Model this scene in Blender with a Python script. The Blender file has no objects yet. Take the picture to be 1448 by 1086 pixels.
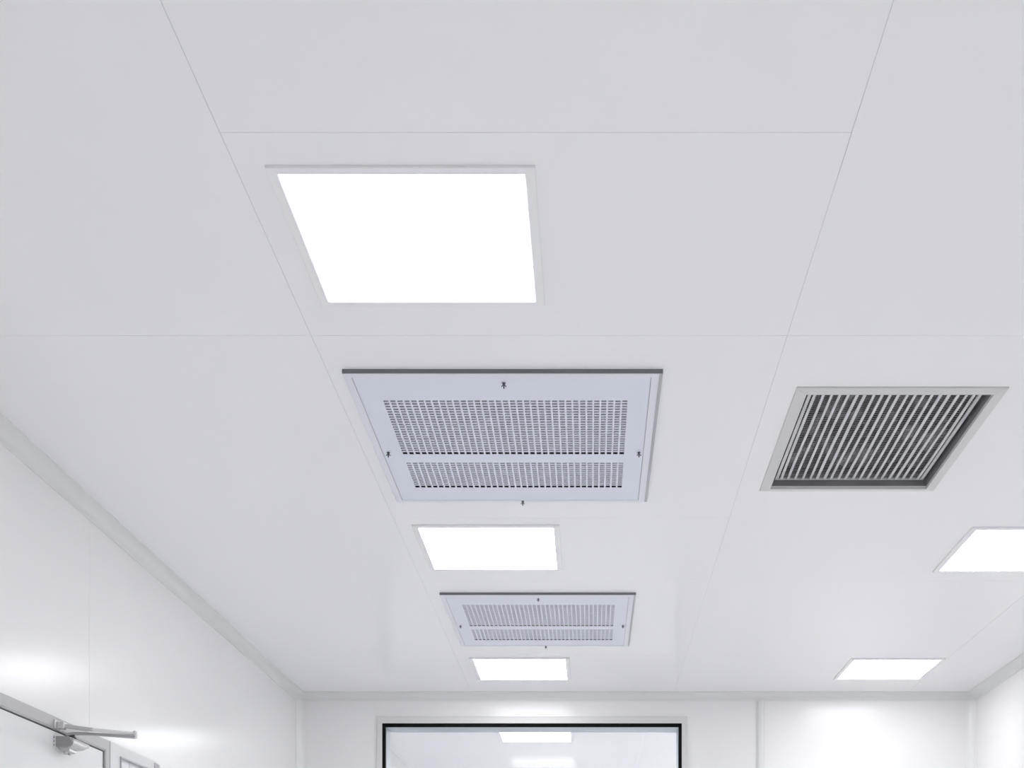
import bpy, bmesh, math, random
from mathutils import Vector, Matrix
random.seed(4)
S = bpy.context.scene
COL = S.collection

# ------------------------------------------------------------------ measures
CAM_H = 1.25                # lens height
TOP = CAM_H + 1.76          # ceiling height
XL, XR = -1.963, 2.566      # side walls
YB, YF = 8.52, -2.2         # wall with the window, wall behind the viewer
R_C = 0.05                  # cove radius
EMIT = 9.3

# ------------------------------------------------------------------ helpers
def link(name, me, mat=None, parent=None, loc=(0, 0, 0)):
    o = bpy.data.objects.new(name, me)
    COL.objects.link(o)
    o.location = loc
    if mat is not None:
        for m in (mat if isinstance(mat, (list, tuple)) else [mat]):
            me.materials.append(m)
    if parent is not None:
        o.parent = parent
    return o

def obj(name, bm, mat, parent=None, loc=(0, 0, 0), smooth=False, fix=True):
    if fix:
        bmesh.ops.recalc_face_normals(bm, faces=bm.faces)
    me = bpy.data.meshes.new(name)
    bm.to_mesh(me); bm.free()
    if smooth:
        for p in me.polygons: p.use_smooth = True
        me.set_sharp_from_angle(angle=math.radians(40))
    return link(name, me, mat, parent, loc)

def struct(o):
    o['kind'] = 'structure'; return o

def thing(name, label, cat, loc, group=None):
    o = bpy.data.objects.new(name, None)
    COL.objects.link(o)
    o.empty_display_size = 0.1
    o.location = loc
    o['label'] = label; o['category'] = cat
    if group: o['group'] = group
    return o

def dup(root, loc, label, scale=None):
    r = root.copy(); COL.objects.link(r); r.location = loc; r['label'] = label
    if scale: r.scale = scale
    for ch in list(root.children):
        c = ch.copy(); COL.objects.link(c); c.parent = r
        for g in list(ch.children):
            d = g.copy(); COL.objects.link(d); d.parent = c
    return r

def box(bm, x0, x1, y0, y1, z0, z1, mi=0):
    v = [bm.verts.new((x, y, z)) for x in (x0, x1) for y in (y0, y1) for z in (z0, z1)]
    for f in ((0, 1, 3, 2), (4, 6, 7, 5), (0, 4, 5, 1), (2, 3, 7, 6), (0, 2, 6, 4), (1, 5, 7, 3)):
        fc = bm.faces.new([v[i] for i in f]); fc.material_index = mi

def quad(bm, pts, mi=0):
    f = bm.faces.new([bm.verts.new(p) for p in pts]); f.material_index = mi
    return f

def tube(bm, pts, rad, n=12, cap=True):
    """round bar along pts; rad a number or one per point"""
    pts = [Vector(p) for p in pts]
    rads = rad if isinstance(rad, (list, tuple)) else [rad] * len(pts)
    rings = []
    up = Vector((0.13, 0.21, 1)).normalized()
    for i, p in enumerate(pts):
        d = (pts[min(i + 1, len(pts) - 1)] - pts[max(i - 1, 0)]).normalized()
        a = d.cross(up)
        if a.length < 1e-3: a = d.cross(Vector((1, 0, 0)))
        a.normalize(); b = d.cross(a)
        rings.append([bm.verts.new(p + (a * math.cos(t) + b * math.sin(t)) * rads[i])
                      for t in (2 * math.pi * k / n for k in range(n))])
    for r0, r1 in zip(rings, rings[1:]):
        for k in range(n):
            bm.faces.new((r0[k], r0[(k + 1) % n], r1[(k + 1) % n], r1[k]))
    if cap:
        bm.faces.new(rings[0]); bm.faces.new(rings[-1][::-1])

def flatbar(bm, pts, w, t, wide):
    """flat strip: width w along vector 'wide', thickness t"""
    pts = [Vector(p) for p in pts]; wide = Vector(wide).normalized()
    rings = []
    for i, p in enumerate(pts):
        d = (pts[min(i + 1, len(pts) - 1)] - pts[max(i - 1, 0)]).normalized()
        b = d.cross(wide).normalized()
        rings.append([bm.verts.new(p + wide * sx * w / 2 + b * sz * t / 2) for sx, sz in ((-1, -1), (1, -1), (1, 1), (-1, 1))])
    for r0, r1 in zip(rings, rings[1:]):
        for k in range(4):
            bm.faces.new((r0[k], r0[(k + 1) % 4], r1[(k + 1) % 4], r1[k]))
    bm.faces.new(rings[0]); bm.faces.new(rings[-1][::-1])

def ring_frame(bm, x0, x1, y0, y1, prof):
    """mitred rectangular frame; prof = list of (inset, z) swept round the rectangle"""
    loops = []
    for ins, z in prof:
        loops.append([bm.verts.new((x, y, z)) for x, y in
                      ((x0 + ins, y0 + ins), (x1 - ins, y0 + ins), (x1 - ins, y1 - ins), (x0 + ins, y1 - ins))])
    for a, b in zip(loops, loops[1:] + loops[:1]):
        for k in range(4):
            bm.faces.new((a[k], a[(k + 1) % 4], b[(k + 1) % 4], b[k]))

def cells(rect, holes):
    """rectangles that tile rect minus holes"""
    x0, x1, y0, y1 = rect
    xs = sorted({x0, x1} | {v for h in holes for v in h[:2] if x0 < v < x1})
    ys = sorted({y0, y1} | {v for h in holes for v in h[2:] if y0 < v < y1})
    for a, b in zip(xs, xs[1:]):
        for c, d in zip(ys, ys[1:]):
            mx, my = (a + b) / 2, (c + d) / 2
            if not any(h[0] < mx < h[1] and h[2] < my < h[3] for h in holes):
                yield a, b, c, d

def slab(bm, axis, p0, p1, rect, holes, mi=0):
    """thick wall: face planes at p0 and p1 on axis, tiled minus holes (reveals left to the liners)"""
    for a, b, c, d in cells(rect, holes):
        for p in (p0, p1):
            q = [(a, c), (b, c), (b, d), (a, d)]
            if axis == 'x': pts = [(p, u, v) for u, v in q]
            elif axis == 'y': pts = [(u, p, v) for u, v in q]
            else: pts = [(u, v, p) for u, v in q]
            quad(bm, pts, mi)
    def side(h):
        a, b, c, d = h
        for (u0, v0), (u1, v1) in (((a, c), (b, c)), ((b, c), (b, d)), ((b, d), (a, d)), ((a, d), (a, c))):
            pts = [(p0, u0, v0), (p0, u1, v1), (p1, u1, v1), (p1, u0, v0)]
            if axis == 'y': pts = [(u, p, v) for p, u, v in pts]
            elif axis == 'z': pts = [(u, v, p) for p, u, v in pts]
            quad(bm, pts, mi)
    side(rect)
    for h in holes: side(h)
    bmesh.ops.remove_doubles(bm, verts=bm.verts, dist=1e-5)

# ------------------------------------------------------------------ materials
def mat(name, col, rough=0.5, metal=0.0, spec=0.5, bump=0.0, bscale=3.0, var=0.0, vscale=2.0, stretch=(1, 1, 1)):
    m = bpy.data.materials.new(name); m.use_nodes = True
    nt = m.node_tree; b = nt.nodes['Principled BSDF']
    b.inputs['Base Color'].default_value = (*col, 1)
    b.inputs['Roughness'].default_value = rough
    b.inputs['Metallic'].default_value = metal
    b.inputs['Specular IOR Level'].default_value = spec
    if bump or var:
        tc = nt.nodes.new('ShaderNodeTexCoord'); mp = nt.nodes.new('ShaderNodeMapping')
        mp.inputs['Scale'].default_value = stretch
        nt.links.new(tc.outputs['Object'], mp.inputs['Vector'])
        if var:
            n = nt.nodes.new('ShaderNodeTexNoise'); n.inputs['Scale'].default_value = vscale; n.inputs['Detail'].default_value = 4
            nt.links.new(mp.outputs[0], n.inputs['Vector'])
            mx = nt.nodes.new('ShaderNodeMix'); mx.data_type = 'RGBA'
            mx.inputs[6].default_value = (*[c * (1 - var) for c in col], 1)
            mx.inputs[7].default_value = (*[min(1, c * (1 + var)) for c in col], 1)
            nt.links.new(n.outputs[0], mx.inputs[0]); nt.links.new(mx.outputs[2], b.inputs['Base Color'])
        if bump:
            n = nt.nodes.new('ShaderNodeTexNoise'); n.inputs['Scale'].default_value = bscale; n.inputs['Detail'].default_value = 2
            nt.links.new(mp.outputs[0], n.inputs['Vector'])
            bp = nt.nodes.new('ShaderNodeBump'); bp.inputs['Strength'].default_value = bump; bp.inputs['Distance'].default_value = 0.02
            nt.links.new(n.outputs[0], bp.inputs['Height']); nt.links.new(bp.outputs[0], b.inputs['Normal'])
    return m

M_CEIL = mat('ceiling_panel', (0.893, 0.890, 0.912), 0.26, bump=0.06, bscale=1.3, var=0.012, vscale=1.1)
M_SEAM = mat('seam_sealant', (0.66, 0.66, 0.70), 0.7, var=0.05)
M_WALL = mat('wall_panel', (0.868, 0.868, 0.876), 0.21, spec=0.44, bump=0.05, bscale=1.6, var=0.01)
M_COVE = mat('cove_aluminium', (0.775, 0.78, 0.785), 0.35, bump=0.03, bscale=2.5, var=0.02)
M_FLOOR = mat('floor_epoxy', (0.90, 0.90, 0.90), 0.3, var=0.02, vscale=1.5)
M_LFRAME = mat('lamp_frame', (0.86, 0.86, 0.875), 0.35, var=0.01)
M_GFRAME = mat('grille_white', (0.74, 0.775, 0.865), 0.4, var=0.02, vscale=4)
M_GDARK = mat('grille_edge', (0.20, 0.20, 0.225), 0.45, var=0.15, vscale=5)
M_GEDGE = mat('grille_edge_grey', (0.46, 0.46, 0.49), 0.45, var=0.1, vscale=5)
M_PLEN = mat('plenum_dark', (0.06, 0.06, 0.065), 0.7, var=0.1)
M_MEDIA = mat('filter_media', (0.30, 0.31, 0.33), 0.9, var=0.2, vscale=40)
M_STEEL = mat('screw_steel', (0.10, 0.10, 0.12), 0.4, metal=0.3, var=0.1)
M_ALU = mat('brushed_aluminium', (0.66, 0.66, 0.665), 0.38, metal=0.35, var=0.03, vscale=8, stretch=(1, 12, 1))
M_BAR = mat('grille_bar', (0.66, 0.66, 0.67), 0.45, metal=0.2, var=0.16, vscale=16)
M_WIRE = mat('grille_cross_blade', (0.40, 0.40, 0.41), 0.5, metal=0.2, var=0.3, vscale=30)
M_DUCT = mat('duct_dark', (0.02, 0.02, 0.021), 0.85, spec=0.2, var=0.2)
M_COLLAR = mat('collar_grey', (0.20, 0.20, 0.205), 0.55, var=0.25, vscale=12)
M_DOORF = mat('door_frame_alu', (0.44, 0.44, 0.45), 0.36, metal=0.25, var=0.03, vscale=5)
M_DOOR = mat('door_leaf', (0.74, 0.75, 0.76), 0.3, var=0.015)
M_GASK = mat('gasket_black', (0.006, 0.006, 0.007), 0.8, spec=0.15, var=0.1)
M_GASKG = mat('gasket_grey', (0.10, 0.10, 0.105), 0.6, var=0.1)
M_CLOSER = mat('closer_silver', (0.66, 0.66, 0.67), 0.3, metal=0.55, var=0.02)
M_CAP = mat('closer_cap', (0.30, 0.29, 0.285), 0.5, var=0.08, vscale=30)
M_WINF = mat('window_frame', (0.70, 0.70, 0.70), 0.4, var=0.015)
M_LINER = mat('window_liner', (0.42, 0.47, 0.51), 0.3, metal=0.4, var=0.1, vscale=2)

def emission_mat():
    m = bpy.data.materials.new('lamp_diffuser'); m.use_nodes = True
    nt = m.node_tree; b = nt.nodes['Principled BSDF']
    b.inputs['Base Color'].default_value = (0.9, 0.9, 0.9, 1)
    b.inputs['Roughness'].default_value = 0.4
    b.inputs['Emission Color'].default_value = (1.0, 1.0, 1.0, 1)
    b.inputs['Emission Strength'].default_value = EMIT
    return m
M_EMIT = emission_mat()

def glass_mat():
    m = bpy.data.materials.new('window_glass'); m.use_nodes = True
    nt = m.node_tree
    for n in list(nt.nodes):
        if n.type != 'OUTPUT_MATERIAL': nt.nodes.remove(n)
    out = [n for n in nt.nodes if n.type == 'OUTPUT_MATERIAL'][0]
    t = nt.nodes.new('ShaderNodeBsdfTransparent'); t.inputs[0].default_value = (0.98, 0.99, 0.995, 1)
    g = nt.nodes.new('ShaderNodeBsdfGlossy'); g.inputs['Roughness'].default_value = 0.07
    f = nt.nodes.new('ShaderNodeFresnel'); f.inputs[0].default_value = 1.45
    mx = nt.nodes.new('ShaderNodeMixShader')
    nt.links.new(f.outputs[0], mx.inputs[0]); nt.links.new(t.outputs[0], mx.inputs[1])
    nt.links.new(g.outputs[0], mx.inputs[2]); nt.links.new(mx.outputs[0], out.inputs[0])
    return m
M_GLASS = glass_mat()

# ------------------------------------------------------------------ ceiling
G1 = (-0.264, 3.817 + 0.5415)           # centres of the two white grilles
G2 = (-0.2555, 6.163 + 0.513)
GW, GD = 0.9625, 1.083
E1 = (0.966, 4.371); EW, ED = 0.656, 0.872
ghole = lambda c, w, d: (c[0] - w / 2, c[0] + w / 2, c[1] - d / 2, c[1] + d / 2)
HOLES = [ghole(G1, GW - 0.10, GD - 0.10), ghole(G2, GW - 0.10, (GD - 0.10) * 0.947), ghole(E1, EW - 0.075, ED - 0.085)]
XA, XB, XC = -0.792, 0.558, 2.112
G = 0.0008
def ceiling():
    bm = bmesh.new()
    cols = [(XL, XA, [YF, -1.2, 1.25, 3.61, 5.97, YB]), (XA, XB, [YF, 0.4, 1.25, 2.72, 3.61, 5.11, 5.97, 7.42, YB]),
            (XB, XC, [YF, -1.2, 1.25, 3.61, 5.97, YB]), (XC, XR, [YF, -1.2, 1.25, 3.61, 5.97, YB])]
    cols[0][2].remove(5.97)
    for x0, x1, ys in cols:
        for y0, y1 in zip(ys, ys[1:]):
            r = (x0 + (G if x0 != XL else 0), x1 - (G if x1 != XR else 0), y0 + (G if y0 != YF else 0), y1 - (G if y1 != YB else 0))
            for a, b, c, d in cells(r, HOLES):
                quad(bm, [(a, c, TOP), (a, d, TOP), (b, d, TOP), (b, c, TOP)])
    bmesh.ops.remove_doubles(bm, verts=bm.verts, dist=1e-5)
    # little returned edges of the panels into the joints
    edges = [e for e in bm.edges if len(e.link_faces) == 1]
    ret = bmesh.ops.extrude_edge_only(bm, edges=edges)
    for v in [g for g in ret['geom'] if isinstance(g, bmesh.types.BMVert)]: v.co.z += 0.0014
    # sealant bed above the joints
    for a, b, c, d in cells((XL, XR, YF, YB), HOLES):
        quad(bm, [(a, c, TOP + 0.0014), (a, d, TOP + 0.0014), (b, d, TOP + 0.0014), (b, c, TOP + 0.0014)], 1)
    return struct(obj('ceiling', bm, [M_CEIL, M_SEAM], fix=False))
ceiling()

bm = bmesh.new(); box(bm, XL - 0.1, XR + 0.1, YF - 0.1, YB + 5.4, -0.1, 0.0)
struct(obj('floor', bm, M_FLOOR))

# ------------------------------------------------------------------ walls
WIN = (-1.392, 0.610, -0.30 + CAM_H, CAM_H + 1.556)       # opening x0 x1 z0 z1
D_TOP = CAM_H + 0.827
DOOR = (4.105, 5.705, 0.0, CAM_H + 0.860)
bm = bmesh.new(); slab(bm, 'y', YB, YB + 0.2, (XL - 0.1, XR + 0.1, 0.0, TOP), [WIN]); struct(obj('wall_back', bm, M_WALL))
bm = bmesh.new()                                            # left wall, two panels with a joint
g = 0.0012; YJ = 4.985
for r, hs in (((YF, YJ - g, 0.0, TOP), [(DOOR[0], YJ - g, 0.0, DOOR[3])]), ((YJ + g, YB, 0.0, TOP), [(YJ + g, DOOR[1], 0.0, DOOR[3])])):
    for a, b, c, d in cells(r, hs):
        quad(bm, [(XL, a, c), (XL, b, c), (XL, b, d), (XL, a, d)])
bmesh.ops.remove_doubles(bm, verts=bm.verts, dist=1e-5)
ret = bmesh.ops.extrude_edge_only(bm, edges=[e for e in bm.edges if len(e.link_faces) == 1])
for v in [q for q in ret['geom'] if isinstance(q, bmesh.types.BMVert)]: v.co.x -= 0.10
for a, b, c, d in cells((YF, YB, 0.0, TOP), [(DOOR[0], DOOR[1], 0.0, DOOR[3])]):
    quad(bm, [(XL - 0.0015, a, c), (XL - 0.0015, b, c), (XL - 0.0015, b, d), (XL - 0.0015, a, d)], 1)
struct(obj('wall_left', bm, [M_WALL, M_SEAM], fix=False))
bm = bmesh.new(); box(bm, XR, XR + 0.1, YF, YB, 0.0, TOP); struct(obj('wall_right', bm, M_WALL))
bm = bmesh.new(); box(bm, XL - 0.1, XR + 0.1, YF - 0.1, YF, 0.0, TOP); struct(obj('wall_front', bm, M_WALL))

# ------------------------------------------------------------------ coves
RC = 0.055
def cove_ring():
    bm = bmesh.new()
    prof = [(0.0, 0.0535), (0.0028, 0.0535), (0.0028, 0.050)]
    n = 10; rr = 0.0472
    for k in range(1, n + 1):
        t = math.pi / 2 * k / n
        prof.append((0.05 - rr * math.cos(t), 0.05 - rr * math.sin(t)))
    prof += [(0.0535, 0.0028), (0.0535, 0.0)]
    path = []
    for cx, cy, a0 in ((XR - RC, YF + RC, -90), (XR - RC, YB - RC, 0), (XL + RC, YB - RC, 90), (XL + RC, YF + RC, 180)):
        for k in range(9):
            a = math.radians(a0 + 90 * k / 8)
            path.append((cx, cy, math.cos(a), math.sin(a)))
    rings = [[bm.verts.new((cx + nx * (RC - o), cy + ny * (RC - o), TOP - h)) for o, h in prof] for cx, cy, nx, ny in path]
    m = len(rings)
    for i in range(m):
        a, b = rings[i], rings[(i + 1) % m]
        for k in range(len(prof) - 1):
            bm.faces.new((a[k], a[k + 1], b[k + 1], b[k]))
    return struct(obj('trim_1', bm, M_COVE, smooth=True))
cove_ring()

def corner_cove(name, sx, sy, x, y):
    bm = bmesh.new(); n = 10
    pts = [(0.0, RC + 0.002), (0.0022, RC + 0.002)]
    for k in range(n + 1):
        t = math.pi / 2 * k / n
        pts.append((RC - (RC - 0.0025) * math.cos(t), RC - (RC - 0.0025) * math.sin(t)))
    pts += [(RC + 0.002, 0.0022), (RC + 0.002, 0.0)]
    lo = [bm.verts.new((x + sx * a, y + sy * b, 0.0)) for a, b in pts]
    hi = [bm.verts.new((x + sx * a, y + sy * b, TOP - 0.0535)) for a, b in pts]
    for k in range(len(pts) - 1):
        bm.faces.new((lo[k], lo[k + 1], hi[k + 1], hi[k]))
    struct(obj(name, bm, M_WALL, smooth=True))
corner_cove('trim_2', 1, -1, XL, YB)
corner_cove('trim_3', -1, -1, XR, YB)

# raised joint strip on the window wall
bm = bmesh.new(); xs, w = 1.137, 0.030
prof = [(-w, 0.0), (-w, 0.004), (-w + 0.006, 0.005)] + [(-(w - 0.008) * math.cos(math.pi * k / 10), 0.005 + 0.013 * math.sin(math.pi * k / 10)) for k in range(11)] + [(w - 0.006, 0.005), (w, 0.004), (w, 0.0)]
lo = [bm.verts.new((xs + a, YB - b, 0.0)) for a, b in prof]; hi = [bm.verts.new((xs + a, YB - b, TOP - 0.0535)) for a, b in prof]
for k in range(len(prof) - 1): bm.faces.new((lo[k], lo[k + 1], hi[k + 1], hi[k]))
bm.faces.new(hi)
struct(obj('trim_4', bm, M_COVE, smooth=True))

# ------------------------------------------------------------------ window
def window():
    x0, x1, z0, z1 = WIN
    bm = bmesh.new()
    # mitred face frame, swept in the x-z plane
    loops = []
    for ins, y in ((-0.038, YB), (-0.038, YB - 0.012), (-0.035, YB - 0.014), (-0.001, YB - 0.014), (0.0, YB - 0.013), (0.0, YB)):
        loops.append([bm.verts.new((x, y, z)) for x, z in ((x0 + ins, z0 + ins), (x1 - ins, z0 + ins), (x1 - ins, z1 - ins * 1.2), (x0 + ins, z1 - ins * 1.2))])
    for a, b in zip(loops, loops[1:]):
        for k in range(4): bm.faces.new((a[k], a[(k + 1) % 4], b[(k + 1) % 4], b[k]))
    root = struct(obj('window_1', bm, M_WINF))
    def liner(name, ins0, ins1, y0, y1, m, top=1.0):
        bm = bmesh.new()
        for (a, b, c, d) in ((x0 + ins0, x0 + ins1, z0 + ins0, z1 - ins0 * top), (x1 - ins1, x1 - ins0, z0 + ins0, z1 - ins0 * top),
                             (x0 + ins1, x1 - ins1, z1 - ins1 * top, z1 - ins0 * top), (x0 + ins1, x1 - ins1, z0 + ins0, z0 + ins1)):
            box(bm, a, b, y0, y1, c, d)
        o = obj(name, bm, m, root); return o
    liner('gasket', 0.0, 0.0195, YB - 0.011, YB + 0.006, M_GASK, 1.18)
    liner('reveal_liner', 0.0, 0.0235, YB + 0.008, YB + 0.2, M_LINER, 1.0)
    bm = bmesh.new(); y = YB + 0.007
    quad(bm, [(x0, y, z0), (x1, y, z0), (x1, y, z1), (x0, y, z1)])
    obj('glass_pane', bm, M_GLASS, root)
window()

# room on the far side of the glass
BX0, BX1, BY0, BY1 = -1.70, 1.50, YB + 0.2, YB + 4.5
bm = bmesh.new(); g = 0.0012
xs_ = [BX0, -1.645, 0.425, BX1]; ys_ = [BY0, 10.22, 12.6, BY1]
for i, (a, b) in enumerate(zip(xs_, xs_[1:])):
    for j, (c, d) in enumerate(zip(ys_, ys_[1:])):
        quad(bm, [(a + g, c + g, TOP), (a + g, d - g, TOP), (b - g, d - g, TOP), (b - g, c + g, TOP)])
quad(bm, [(BX0, BY0, TOP + 0.0025), (BX0, BY1, TOP + 0.0025), (BX1, BY1, TOP + 0.0025), (BX1, BY0, TOP + 0.0025)], 1)
struct(obj('ceiling_beyond', bm, [M_CEIL, M_SEAM], fix=False))
bm = bmesh.new(); box(bm, BX0 - 0.1, BX1 + 0.1, BY1, BY1 + 0.1, 0, TOP + 0.0025); struct(obj('wall_beyond_back', bm, M_WALL))
bm = bmesh.new(); box(bm, BX0 - 0.1, BX0, BY0, BY1, 0, TOP + 0.0025); struct(obj('wall_beyond_left', bm, M_WALL))
bm = bmesh.new(); box(bm, BX1, BX1 + 0.1, BY0, BY1, 0, TOP + 0.0025); struct(obj('wall_beyond_right', bm, M_WALL))

# ------------------------------------------------------------------ double door in the left wall
def door():
    top = D_TOP; fx = XL + 0.012                     # face of the frame
    def plate(bm, y0, y1, z0, z1, xa, xb): box(bm, xa, xb, y0, y1, z0, z1)
    # leaf
    bm = bmesh.new(); plate(bm, 4.16, 5.112, 0.008, top - 0.006, XL - 0.05, XL + 0.004)
    leaf = struct(obj('door_1', bm, M_DOOR))
    # frame: head with a small bead, mitre at the right corner, jambs
    bm = bmesh.new()
    def swept(prof, y0, y1, zt):
        loops = []
        for ins, x in prof:
            loops.append([bm.verts.new(p) for p in ((x, y0 + ins, 0.0), (x, y0 + ins, zt - ins), (x, y1 - ins, zt - ins), (x, y1 - ins, 0.0))])
        for a, b in zip(loops, loops[1:]):
            for k in range(3): bm.faces.new((a[k], a[k + 1], b[k + 1], b[k]))
    swept([(0.0, XL - 0.06), (0.0, fx - 0.002), (0.002, fx), (0.041, fx), (0.043, fx - 0.002), (0.045, fx - 0.002), (0.047, fx - 0.004), (0.047, XL - 0.06)], 4.109, 5.168, top + 0.046)
    obj('door_frame', bm, M_DOORF, leaf)
    bm = bmesh.new()
    for a, b, c, d in ((4.156, 5.121, top - 0.0055, top + 0.0005), (5.113, 5.121, 0.0, top - 0.0055), (4.156, 4.1595, 0.0, top - 0.0055)):
        box(bm, XL - 0.04, XL + 0.0025, a, b, c, d)
    obj('gasket', bm, M_GASKG, leaf)
    # narrow second leaf with its glazed vision panel
    bm = bmesh.new(); y0, y1 = 5.172, 5.693
    hole = (5.282, 5.60, 0.55, top + 0.002)
    slab(bm, 'x', XL - 0.05, fx, (y0, y1, 0.008, top + 0.046), [hole])
    side = struct(obj('door_2', bm, mat('second_leaf_alu', (0.63, 0.64, 0.65), 0.35, metal=0.15, var=0.02)))
    bm = bmesh.new(); a, b, c, d = hole
    box(bm, fx - 0.004, fx + 0.004, a, a + 0.007, c, d); box(bm, fx - 0.004, fx + 0.004, b - 0.007, b, c, d)
    box(bm, fx - 0.004, fx + 0.004, a + 0.007, b - 0.007, d - 0.006, d); box(bm, fx - 0.004, fx + 0.004, a + 0.007, b - 0.007, c, c + 0.006)
    obj('glazing_bead', bm, M_GEDGE, side)
    bm = bmesh.new(); box(bm, fx - 0.02, fx - 0.012, a, b, c, d)
    obj('vision_panel', bm, mat('opal_glass', (0.86, 0.87, 0.88), 0.12, var=0.005), side)
    bm = bmesh.new(); box(bm, fx - 0.012, fx - 0.009, 5.414, 5.428, c, d - 0.006)
    obj('muntin', bm, M_WINF, side)
    # darker end post
    bm = bmesh.new(); box(bm, XL, XL + 0.010, 5.7065, 5.770, 0.0, top + 0.040)
    struct(obj('trim_5', bm, mat('post_grey', (0.44, 0.43, 0.46), 0.4, var=0.03)))
door()

# ------------------------------------------------------------------ door closer
def closer():
    z0 = CAM_H + 0.784
    root = thing('door_closer', 'silver door closer with folded arm mounted at the top of the left-hand door', 'door closer', (XL + 0.004, 4.655, z0))
    # local frame: x out of the door, y away from the viewer, z up
    bm = bmesh.new(); box(bm, 0.0, 0.007, -0.014, 0.110, -0.027, 0.022)
    pl = obj('mounting_plate', bm, mat('plate_light', (0.74, 0.74, 0.74), 0.4, var=0.02), root)
    bm = bmesh.new()
    for dz in (-0.014, 0.0, 0.014): tube(bm, [(0.0035, -0.0138, dz), (0.0035, -0.0155, dz)], 0.0022, 10)
    obj('screw', bm, M_STEEL, pl)
    # body: D-section extrusion
    def section(s=1.0):
        pts = [(0.007, -0.0205), (0.050, -0.0205)]
        for k in range(9):
            a = -math.pi / 2 + math.pi * k / 8
            pts.append((0.050 + 0.019 * math.cos(a), 0.019 * math.sin(a)))
        pts += [(0.050, 0.0205), (0.007, 0.0205)]
        return [(0.007 + (x - 0.007) * s, z * s) for x, z in pts]
    def ext(bm, y0, y1, s0=1.0, s1=1.0):
        a = [bm.verts.new((x, y0, z)) for x, z in section(s0)]; b = [bm.verts.new((x, y1, z)) for x, z in section(s1)]
        for k in range(len(a)): bm.faces.new((a[k], a[(k + 1) % len(a)], b[(k + 1) % len(a)], b[k]))
        bm.faces.new(a); bm.faces.new(b[::-1])
    bm = bmesh.new(); rings = []
    for y, k, lift in ((0.0, 1.0, 0.0), (0.09, 1.0, 0.0), (0.12, 0.98, 0.10), (0.168, 0.88, 0.50), (0.192, 0.74, 0.75)):
        rings.append([bm.verts.new((0.007 + (x - 0.007) * k, y, 0.0205 - (0.0205 - z) * (1 - lift))) for x, z in section()])
    for a, b in zip(rings, rings[1:]):
        for k in range(len(a)): bm.faces.new((a[k], a[(k + 1) % len(a)], b[(k + 1) % len(a)], b[k]))
    bm.faces.new(rings[0]); bm.faces.new(rings[-1][::-1])
    obj('body', bm, M_CLOSER, root, smooth=True)
    bm = bmesh.new(); ext(bm, -0.009, -0.0002, 0.93, 0.97); cap = obj('end_cap', bm, M_CAP, root, smooth=True)
    bm = bmesh.new(); box(bm, 0.008, 0.046, 0.02, 0.085, -0.031, -0.0208)
    tube(bm, [(0.026, 0.035, -0.030), (0.026, 0.035, -0.042)], 0.007, 12); tube(bm, [(0.026, 0.068, -0.030), (0.026, 0.068, -0.039)], 0.0055, 12)
    obj('valve_block', bm, M_CLOSER, root)
    ys = 0.056
    bm = bmesh.new(); tube(bm, [(0.04, ys, 0.0207), (0.04, ys, 0.026)], 0.015, 20); tube(bm, [(0.04, ys, 0.026), (0.04, ys, 0.042)], 0.010, 16)
    obj('spindle', bm, M_GASKG, root, smooth=True)
    el = Vector((0.252, 0.115, 0.043))                # elbow
    s = Vector((0.04, ys, 0.038))
    bm = bmesh.new()
    pts = [s + Vector((-0.016, -0.012, -0.006)), s + Vector((0.004, -0.004, 0.0)), s + Vector((0.03, 0.004, 0.002)), s.lerp(el, 0.3) + Vector((0, 0, 0.001)), s.lerp(el, 0.65) + Vector((0, 0, -0.002)), el + Vector((0, 0, -0.007))]
    flatbar(bm, pts, 0.022, 0.009, (-(el - s).y, (el - s).x, 0))
    obj('main_arm', bm, mat('arm_grey', (0.40, 0.40, 0.41), 0.35, metal=0.4, var=0.03), root)
    sh = Vector((0.030, 0.010, 0.059))                # shoe on the door frame
    bm = bmesh.new()
    flatbar(bm, [sh, sh.lerp(el, 0.25), sh.lerp(el, 0.40)], 0.013, 0.013, (0, 0, 1))
    obj('adjuster_rod', bm, mat('rod_grey', (0.46, 0.46, 0.47), 0.35, metal=0.5, var=0.03), root)
    bm = bmesh.new(); tube(bm, [sh.lerp(el, 0.36), sh.lerp(el, 0.42), el + Vector((0, 0, 0.006))], [0.0065, 0.0075, 0.0065], 12)
    obj('forearm', bm, mat('forearm_light', (0.74, 0.74, 0.75), 0.35, metal=0.1, var=0.02), root, smooth=True)
    bm = bmesh.new(); tube(bm, [el + Vector((0, 0, -0.011)), el + Vector((0, 0, 0.014))], 0.0085, 16); tube(bm, [el + Vector((0, 0, 0.013)), el + Vector((0, 0, 0.017))], 0.005, 12)
    obj('elbow_joint', bm, M_CLOSER, root, smooth=True)
    bm = bmesh.new(); box(bm, 0.0082, 0.0125, -0.028, 0.033, 0.044, 0.078)
    box(bm, 0.0125, 0.036, -0.010, 0.026, 0.047, 0.072)
    bmesh.ops.bevel(bm, geom=list(bm.edges), offset=0.002, segments=1, affect='EDGES')
    obj('arm_shoe', bm, M_CLOSER, root)
closer()

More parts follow.
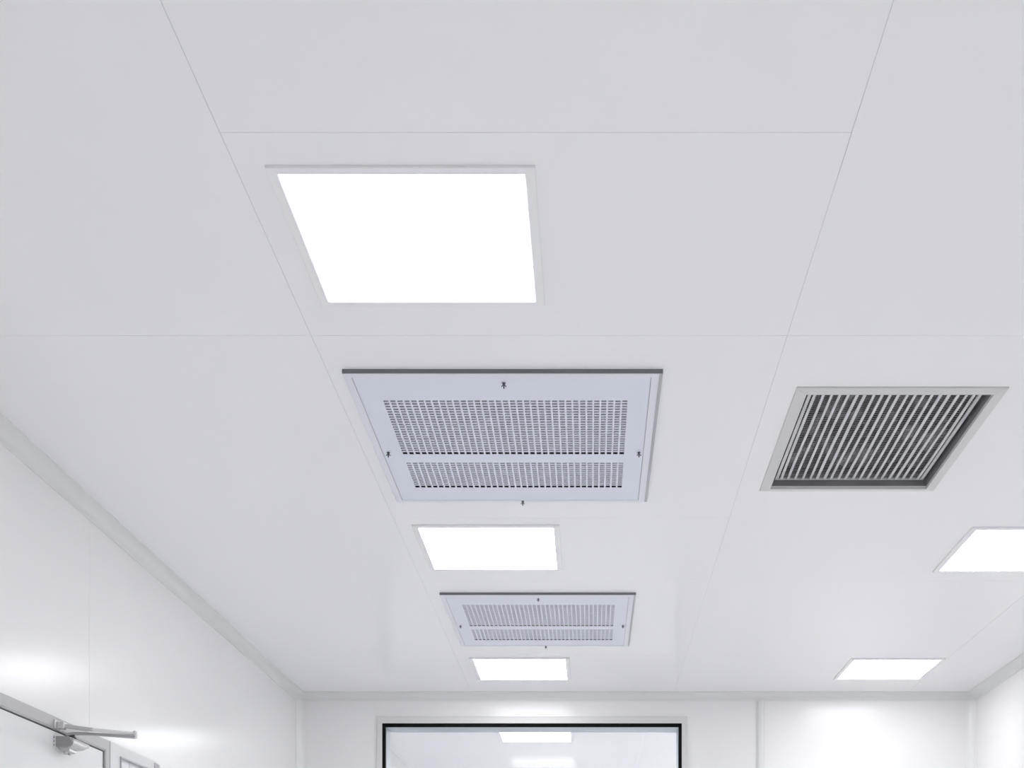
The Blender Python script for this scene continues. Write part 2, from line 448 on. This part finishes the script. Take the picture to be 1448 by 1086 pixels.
# ------------------------------------------------------------------ ceiling lights
def light(label, cx, cy, w=0.602, d=0.604, proto=[None]):
    if proto[0] is None:
        t = thing('ceiling_light', label, 'ceiling light', (cx, cy, TOP), 'square recessed ceiling lights')
        W, Dp = 0.301, 0.302
        bm = bmesh.new()
        ring_frame(bm, -W, W, -Dp, Dp, [(0.0, 0.0), (0.0, -0.005), (0.0015, -0.0065), (0.022, -0.0075), (0.0245, -0.006), (0.0245, -0.0005), (0.0245, 0.0)])
        obj('frame', bm, M_LFRAME, t)
        bm = bmesh.new(); q = 0.0245
        box(bm, -W + q, W - q, -Dp + q, Dp - q, -0.0045, -0.0008)
        obj('diffuser', bm, M_EMIT, t)
        proto[0] = t; return t
    t = dup(proto[0], (cx, cy, TOP), label)
    t.scale = (w / 0.602, d / 0.604, 1)
    return t
light('large square ceiling light nearest the viewer, in front of the bigger white louvred grille', -0.4243, 3.134)
light('square ceiling light lying between the two white louvred grilles', -0.429, 5.494)
light('small square ceiling light just above the window, behind the far white louvred grille', -0.421, 7.803, 0.592)
light('square ceiling light cut by the right edge of the photo, behind the dark grille', 1.866, 5.520)
light('small square ceiling light near the right back corner beside the wall cove', 1.820, 7.800, 0.556, 0.566)
light('square ceiling light in the next room seen through the window glass', -0.435, 10.145)
light('second ceiling light of the next room, farther behind the window', -0.435, 12.20)
light('unseen ceiling light added to brighten the next room, right-hand side', 1.09, 10.145)  # added lamp, hidden by the window frame, brightens the room behind the glass
light('unseen ceiling light added to brighten the next room, far right-hand side', 1.09, 12.20)  # second added lamp out of view, more light for the next room
light('ceiling light out of frame on the right, level with the nearest one', 1.866, 3.134)
light('ceiling light overhead of the viewer on the left side', -0.4243, 0.75)
light('ceiling light overhead of the viewer on the right side', 1.866, 0.75)

# ------------------------------------------------------------------ white louvred filter grilles
def filter_grille(label):
    t = thing('air_grille', label, 'air grille', (G1[0], G1[1], TOP), 'white louvred ceiling grilles')
    hw, hd = GW / 2, GD / 2; zb = -0.014
    xr = hw - 0.010                                    # right end of the white tray
    bm = bmesh.new(); f = 0.024
    loops = []
    for ins, z in ((0.0, 0.0), (0.0, zb + 0.002), (0.002, zb), (f - 0.001, zb), (f, zb + 0.001), (f, zb + 0.006), (0.03, zb + 0.006), (0.03, 0.0)):
        loops.append([bm.verts.new((x, y, z)) for x, y in ((-hw + ins, -hd + 0.002 + ins), (xr - ins, -hd + 0.002 + ins), (xr - ins, hd - ins), (-hw + ins, hd - ins))])
    for a, b in zip(loops, loops[1:]):
        for k in range(4): bm.faces.new((a[k], a[(k + 1) % 4], b[(k + 1) % 4], b[k]))
    obj('frame', bm, mat('grille_frame_white', (0.76, 0.775, 0.825), 0.4, var=0.02), t)
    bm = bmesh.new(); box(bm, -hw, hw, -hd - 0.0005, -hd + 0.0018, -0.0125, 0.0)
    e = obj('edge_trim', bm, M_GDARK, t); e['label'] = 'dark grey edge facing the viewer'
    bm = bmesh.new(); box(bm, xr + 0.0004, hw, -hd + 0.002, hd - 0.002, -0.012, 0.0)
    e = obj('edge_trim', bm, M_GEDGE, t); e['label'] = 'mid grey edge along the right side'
    # perforated face
    X0, X1 = -0.6522 - G1[0], 0.1165 - G1[0]
    NC = 35; pitch = (X1 - X0 + 0.0062) / NC; sw = pitch - 0.0062
    y_of = lambda d: -hd + d
    blocks = [(0.187, 0.616, 22), (0.692, 0.930, 12)]
    holes = []; blades = bmesh.new()
    for a, b, n in blocks:
        p = (b - a - 0.0195) / (n - 1)
        for r in range(n):
            last = r >= n - 1
            ya = y_of(a + r * p); yb = ya + (0.0195 if last else 0.0118)
            holes.append((ya, yb))
            if not last:
                for c in range(NC):
                    xa = X0 + c * pitch + 0.0012; xb = X0 + c * pitch + sw
                    quad(blades, [(xa, yb, zb + 0.0028), (xb, yb, zb + 0.0028), (xb, yb - 0.0006, zb + 0.0042), (xa, yb - 0.0006, zb + 0.0042)])
    q = f + 0.0016
    xs = [-hw + q] + [v for c in range(NC) for v in (X0 + c * pitch, X0 + c * pitch + sw)] + [xr - q]
    ys = [-hd + 0.002 + q] + [v for h in holes for v in h] + [hd - q]
    bm = bmesh.new(); zf = zb + 0.0012
    vg = [[bm.verts.new((x, y, zf)) for y in ys] for x in xs]
    for i in range(len(xs) - 1):
        for j in range(len(ys) - 1):
            if i % 2 == 1 and j % 2 == 1: continue
            bm.faces.new((vg[i][j], vg[i][j + 1], vg[i + 1][j + 1], vg[i + 1][j]))
    ret = bmesh.ops.extrude_edge_only(bm, edges=[e for e in bm.edges if len(e.link_faces) == 1])
    for v in [g_ for g_ in ret['geom'] if isinstance(g_, bmesh.types.BMVert)]: v.co.z += 0.0016
    face = obj('face_panel', bm, M_GFRAME, t, fix=False)
    obj('louvre_blades', blades, M_GFRAME, face, fix=False)
    # plenum above, with the filter media as its roof
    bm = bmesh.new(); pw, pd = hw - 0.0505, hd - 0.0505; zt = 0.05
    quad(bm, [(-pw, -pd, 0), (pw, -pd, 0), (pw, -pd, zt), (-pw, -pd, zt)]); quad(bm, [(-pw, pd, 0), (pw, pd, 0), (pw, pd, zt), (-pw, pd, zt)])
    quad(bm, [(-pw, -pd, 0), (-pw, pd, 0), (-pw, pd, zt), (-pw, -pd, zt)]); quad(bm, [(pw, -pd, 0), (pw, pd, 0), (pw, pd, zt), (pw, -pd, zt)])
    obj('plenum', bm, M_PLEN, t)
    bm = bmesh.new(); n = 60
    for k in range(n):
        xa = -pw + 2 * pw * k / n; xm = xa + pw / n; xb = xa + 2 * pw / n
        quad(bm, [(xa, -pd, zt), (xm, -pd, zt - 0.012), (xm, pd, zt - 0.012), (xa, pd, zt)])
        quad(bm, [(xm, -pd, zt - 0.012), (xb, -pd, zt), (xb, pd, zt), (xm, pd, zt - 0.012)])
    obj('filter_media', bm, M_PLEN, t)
    # four little hanging wing screws
    for sx, sy in ((0.0, -hd + 0.062), (-0.437, 0.055), (0.432, 0.055), (0.004, hd - 0.014)):
        bm = bmesh.new()
        tube(bm, [(sx, sy, zb), (sx, sy, zb - 0.0015)], 0.0055, 14)
        tube(bm, [(sx, sy, zb - 0.001), (sx, sy, zb - 0.0165)], 0.0022, 10)
        tube(bm, [(sx, sy, zb - 0.0045), (sx, sy, zb - 0.008)], 0.0040, 6)
        for s in (-1, 1):
            flatbar(bm, [(sx + s * 0.0015, sy, zb - 0.006), (sx + s * 0.0052, sy, zb - 0.0085), (sx + s * 0.0068, sy, zb - 0.0115)], 0.0035, 0.002, (0, 1, 0))
        e = obj('wing_screw', bm, M_STEEL, t, smooth=True); e['label'] = 'small dark wing screw'
    return t
gr = filter_grille('larger, nearer white louvred air grille directly behind the biggest ceiling light')
dup(gr, (G2[0], G2[1], TOP), 'smaller-looking far white louvred air grille between two ceiling lights near the window', (0.988, 0.947, 0.9))

# ------------------------------------------------------------------ dark open grille
def exhaust():
    t = thing('exhaust_grille', 'square dark open-blade ceiling grille in a brushed aluminium frame on the right', 'air grille', (E1[0], E1[1], TOP))
    hw, hd = EW / 2, ED / 2
    bm = bmesh.new()
    ring_frame(bm, -hw, hw, -hd, hd, [(0.0, 0.0), (0.0, -0.004), (0.001, -0.005), (0.034, -0.010), (0.036, -0.009), (0.036, 0.0)])
    fr = obj('frame', bm, M_ALU, t)
    cw, cd = hw - 0.0376, hd - 0.0425
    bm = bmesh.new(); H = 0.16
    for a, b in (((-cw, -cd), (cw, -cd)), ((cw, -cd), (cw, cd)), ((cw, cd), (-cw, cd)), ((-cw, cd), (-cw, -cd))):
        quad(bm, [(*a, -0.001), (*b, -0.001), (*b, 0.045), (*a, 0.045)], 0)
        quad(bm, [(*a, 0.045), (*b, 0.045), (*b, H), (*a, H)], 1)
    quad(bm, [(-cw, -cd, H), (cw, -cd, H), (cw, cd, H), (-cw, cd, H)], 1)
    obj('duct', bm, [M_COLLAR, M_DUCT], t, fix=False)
    # front bars run away from the viewer; thin wire blades cross above them
    bw = cw - 0.014; bd = cd - 0.006; zc = 0.020
    bm = bmesh.new(); n = 20
    rnd = random.Random(7)
    for k in range(n):
        x = -bw + 0.022 + (2 * bw - 0.044) * k / (n - 1)
        m = 14; pts = []
        ph, am = rnd.uniform(0, 6.28), rnd.uniform(0.0006, 0.0024)
        for i in range(m + 1):
            y = -bd + 2 * bd * i / m
            pts.append((x + am * math.sin(ph + 5 * i / m), y, zc + 0.0025))
        flatbar(bm, pts, 0.0090 + rnd.uniform(-0.0008, 0.0014), 0.0035, (1, 0, 0))
    obj('front_bars', bm, M_BAR, t)
    bm = bmesh.new()
    loops = []
    for ins, z in ((0.0, zc), (0.011, zc), (0.011, zc + 0.006), (0.0, zc + 0.006)):
        loops.append([bm.verts.new((x, y, z)) for x, y in ((-bw + ins, -bd + ins * .6), (bw - ins, -bd + ins * .6), (bw - ins, bd - ins * .6), (-bw + ins, bd - ins * .6))])
    for a, b in zip(loops, loops[1:] + loops[:1]):
        for k in range(4): bm.faces.new((a[k], a[(k + 1) % 4], b[(k + 1) % 4], b[k]))
    obj('core_frame', bm, M_BAR, t)
    bm = bmesh.new(); n = 52
    for k in range(n):
        y = -bd + 0.012 + (2 * bd - 0.024) * k / (n - 1)
        flatbar(bm, [(-bw + 0.004, y, zc + 0.0075), (bw - 0.004, y, zc + 0.0075)], 0.0022, 0.0016, (0, 1, 0))
    obj('cross_blades', bm, M_WIRE, t)
    # crumpled filter sheet above the blades
    bm = bmesh.new(); nx, ny = 90, 60
    from mathutils import noise
    vg = [[bm.verts.new((-cw + 2 * cw * i / nx, -cd + 2 * cd * j / ny,
            0.075 + 0.022 * noise.noise((i * 0.22, j * 0.11, 3.1)) + 0.010 * noise.noise((i * 0.7, j * 0.5, 1.0)))) for j in range(ny + 1)] for i in range(nx + 1)]
    for i in range(nx):
        for j in range(ny): bm.faces.new((vg[i][j], vg[i][j + 1], vg[i + 1][j + 1], vg[i + 1][j]))
    m = bpy.data.materials.new('dusty_filter'); m.use_nodes = True
    nt = m.node_tree; b = nt.nodes['Principled BSDF']; b.inputs['Roughness'].default_value = 0.6
    tc = nt.nodes.new('ShaderNodeTexCoord'); mp = nt.nodes.new('ShaderNodeMapping'); mp.inputs['Scale'].default_value = (9, 3, 9)
    nz = nt.nodes.new('ShaderNodeTexNoise'); nz.inputs['Scale'].default_value = 1.6; nz.inputs['Detail'].default_value = 5
    rp = nt.nodes.new('ShaderNodeValToRGB'); rp.color_ramp.elements[0].position = 0.51; rp.color_ramp.elements[1].position = 0.72
    rp.color_ramp.elements[0].color = (0.012, 0.012, 0.013, 1); rp.color_ramp.elements[1].color = (0.55, 0.55, 0.56, 1)
    nt.links.new(tc.outputs['Object'], mp.inputs[0]); nt.links.new(mp.outputs[0], nz.inputs['Vector'])
    nt.links.new(nz.outputs[0], rp.inputs[0]); nt.links.new(rp.outputs[0], b.inputs['Base Color'])
    obj('filter_sheet', bm, m, t, smooth=True)
exhaust()

# ------------------------------------------------------------------ world, camera, colour
w = bpy.data.worlds.new('world'); S.world = w; w.use_nodes = True
w.node_tree.nodes['Background'].inputs[0].default_value = (0.6, 0.62, 0.66, 1)
w.node_tree.nodes['Background'].inputs[1].default_value = 0.3

cam = bpy.data.cameras.new('camera'); co = bpy.data.objects.new('camera', cam); COL.objects.link(co)
co.location = (0, 0, CAM_H); co.rotation_euler = (math.radians(90), 0, 0)
cam.sensor_width = 36; cam.lens = 1800 / 1448 * 36
cam.shift_x = (724 - 835) / 1448; cam.shift_y = (1352 - 543) / 1448
cam.clip_start = 0.05; cam.clip_end = 100
S.camera = co

vs = S.view_settings
vs.view_transform = 'Standard'; vs.look = 'None'; vs.gamma = 1.0; vs.use_curve_mapping = False
vs.exposure = 0.075
S.cycles.max_bounces = 16; S.cycles.diffuse_bounces = 14; S.cycles.glossy_bounces = 6
S.cycles.use_denoising = True
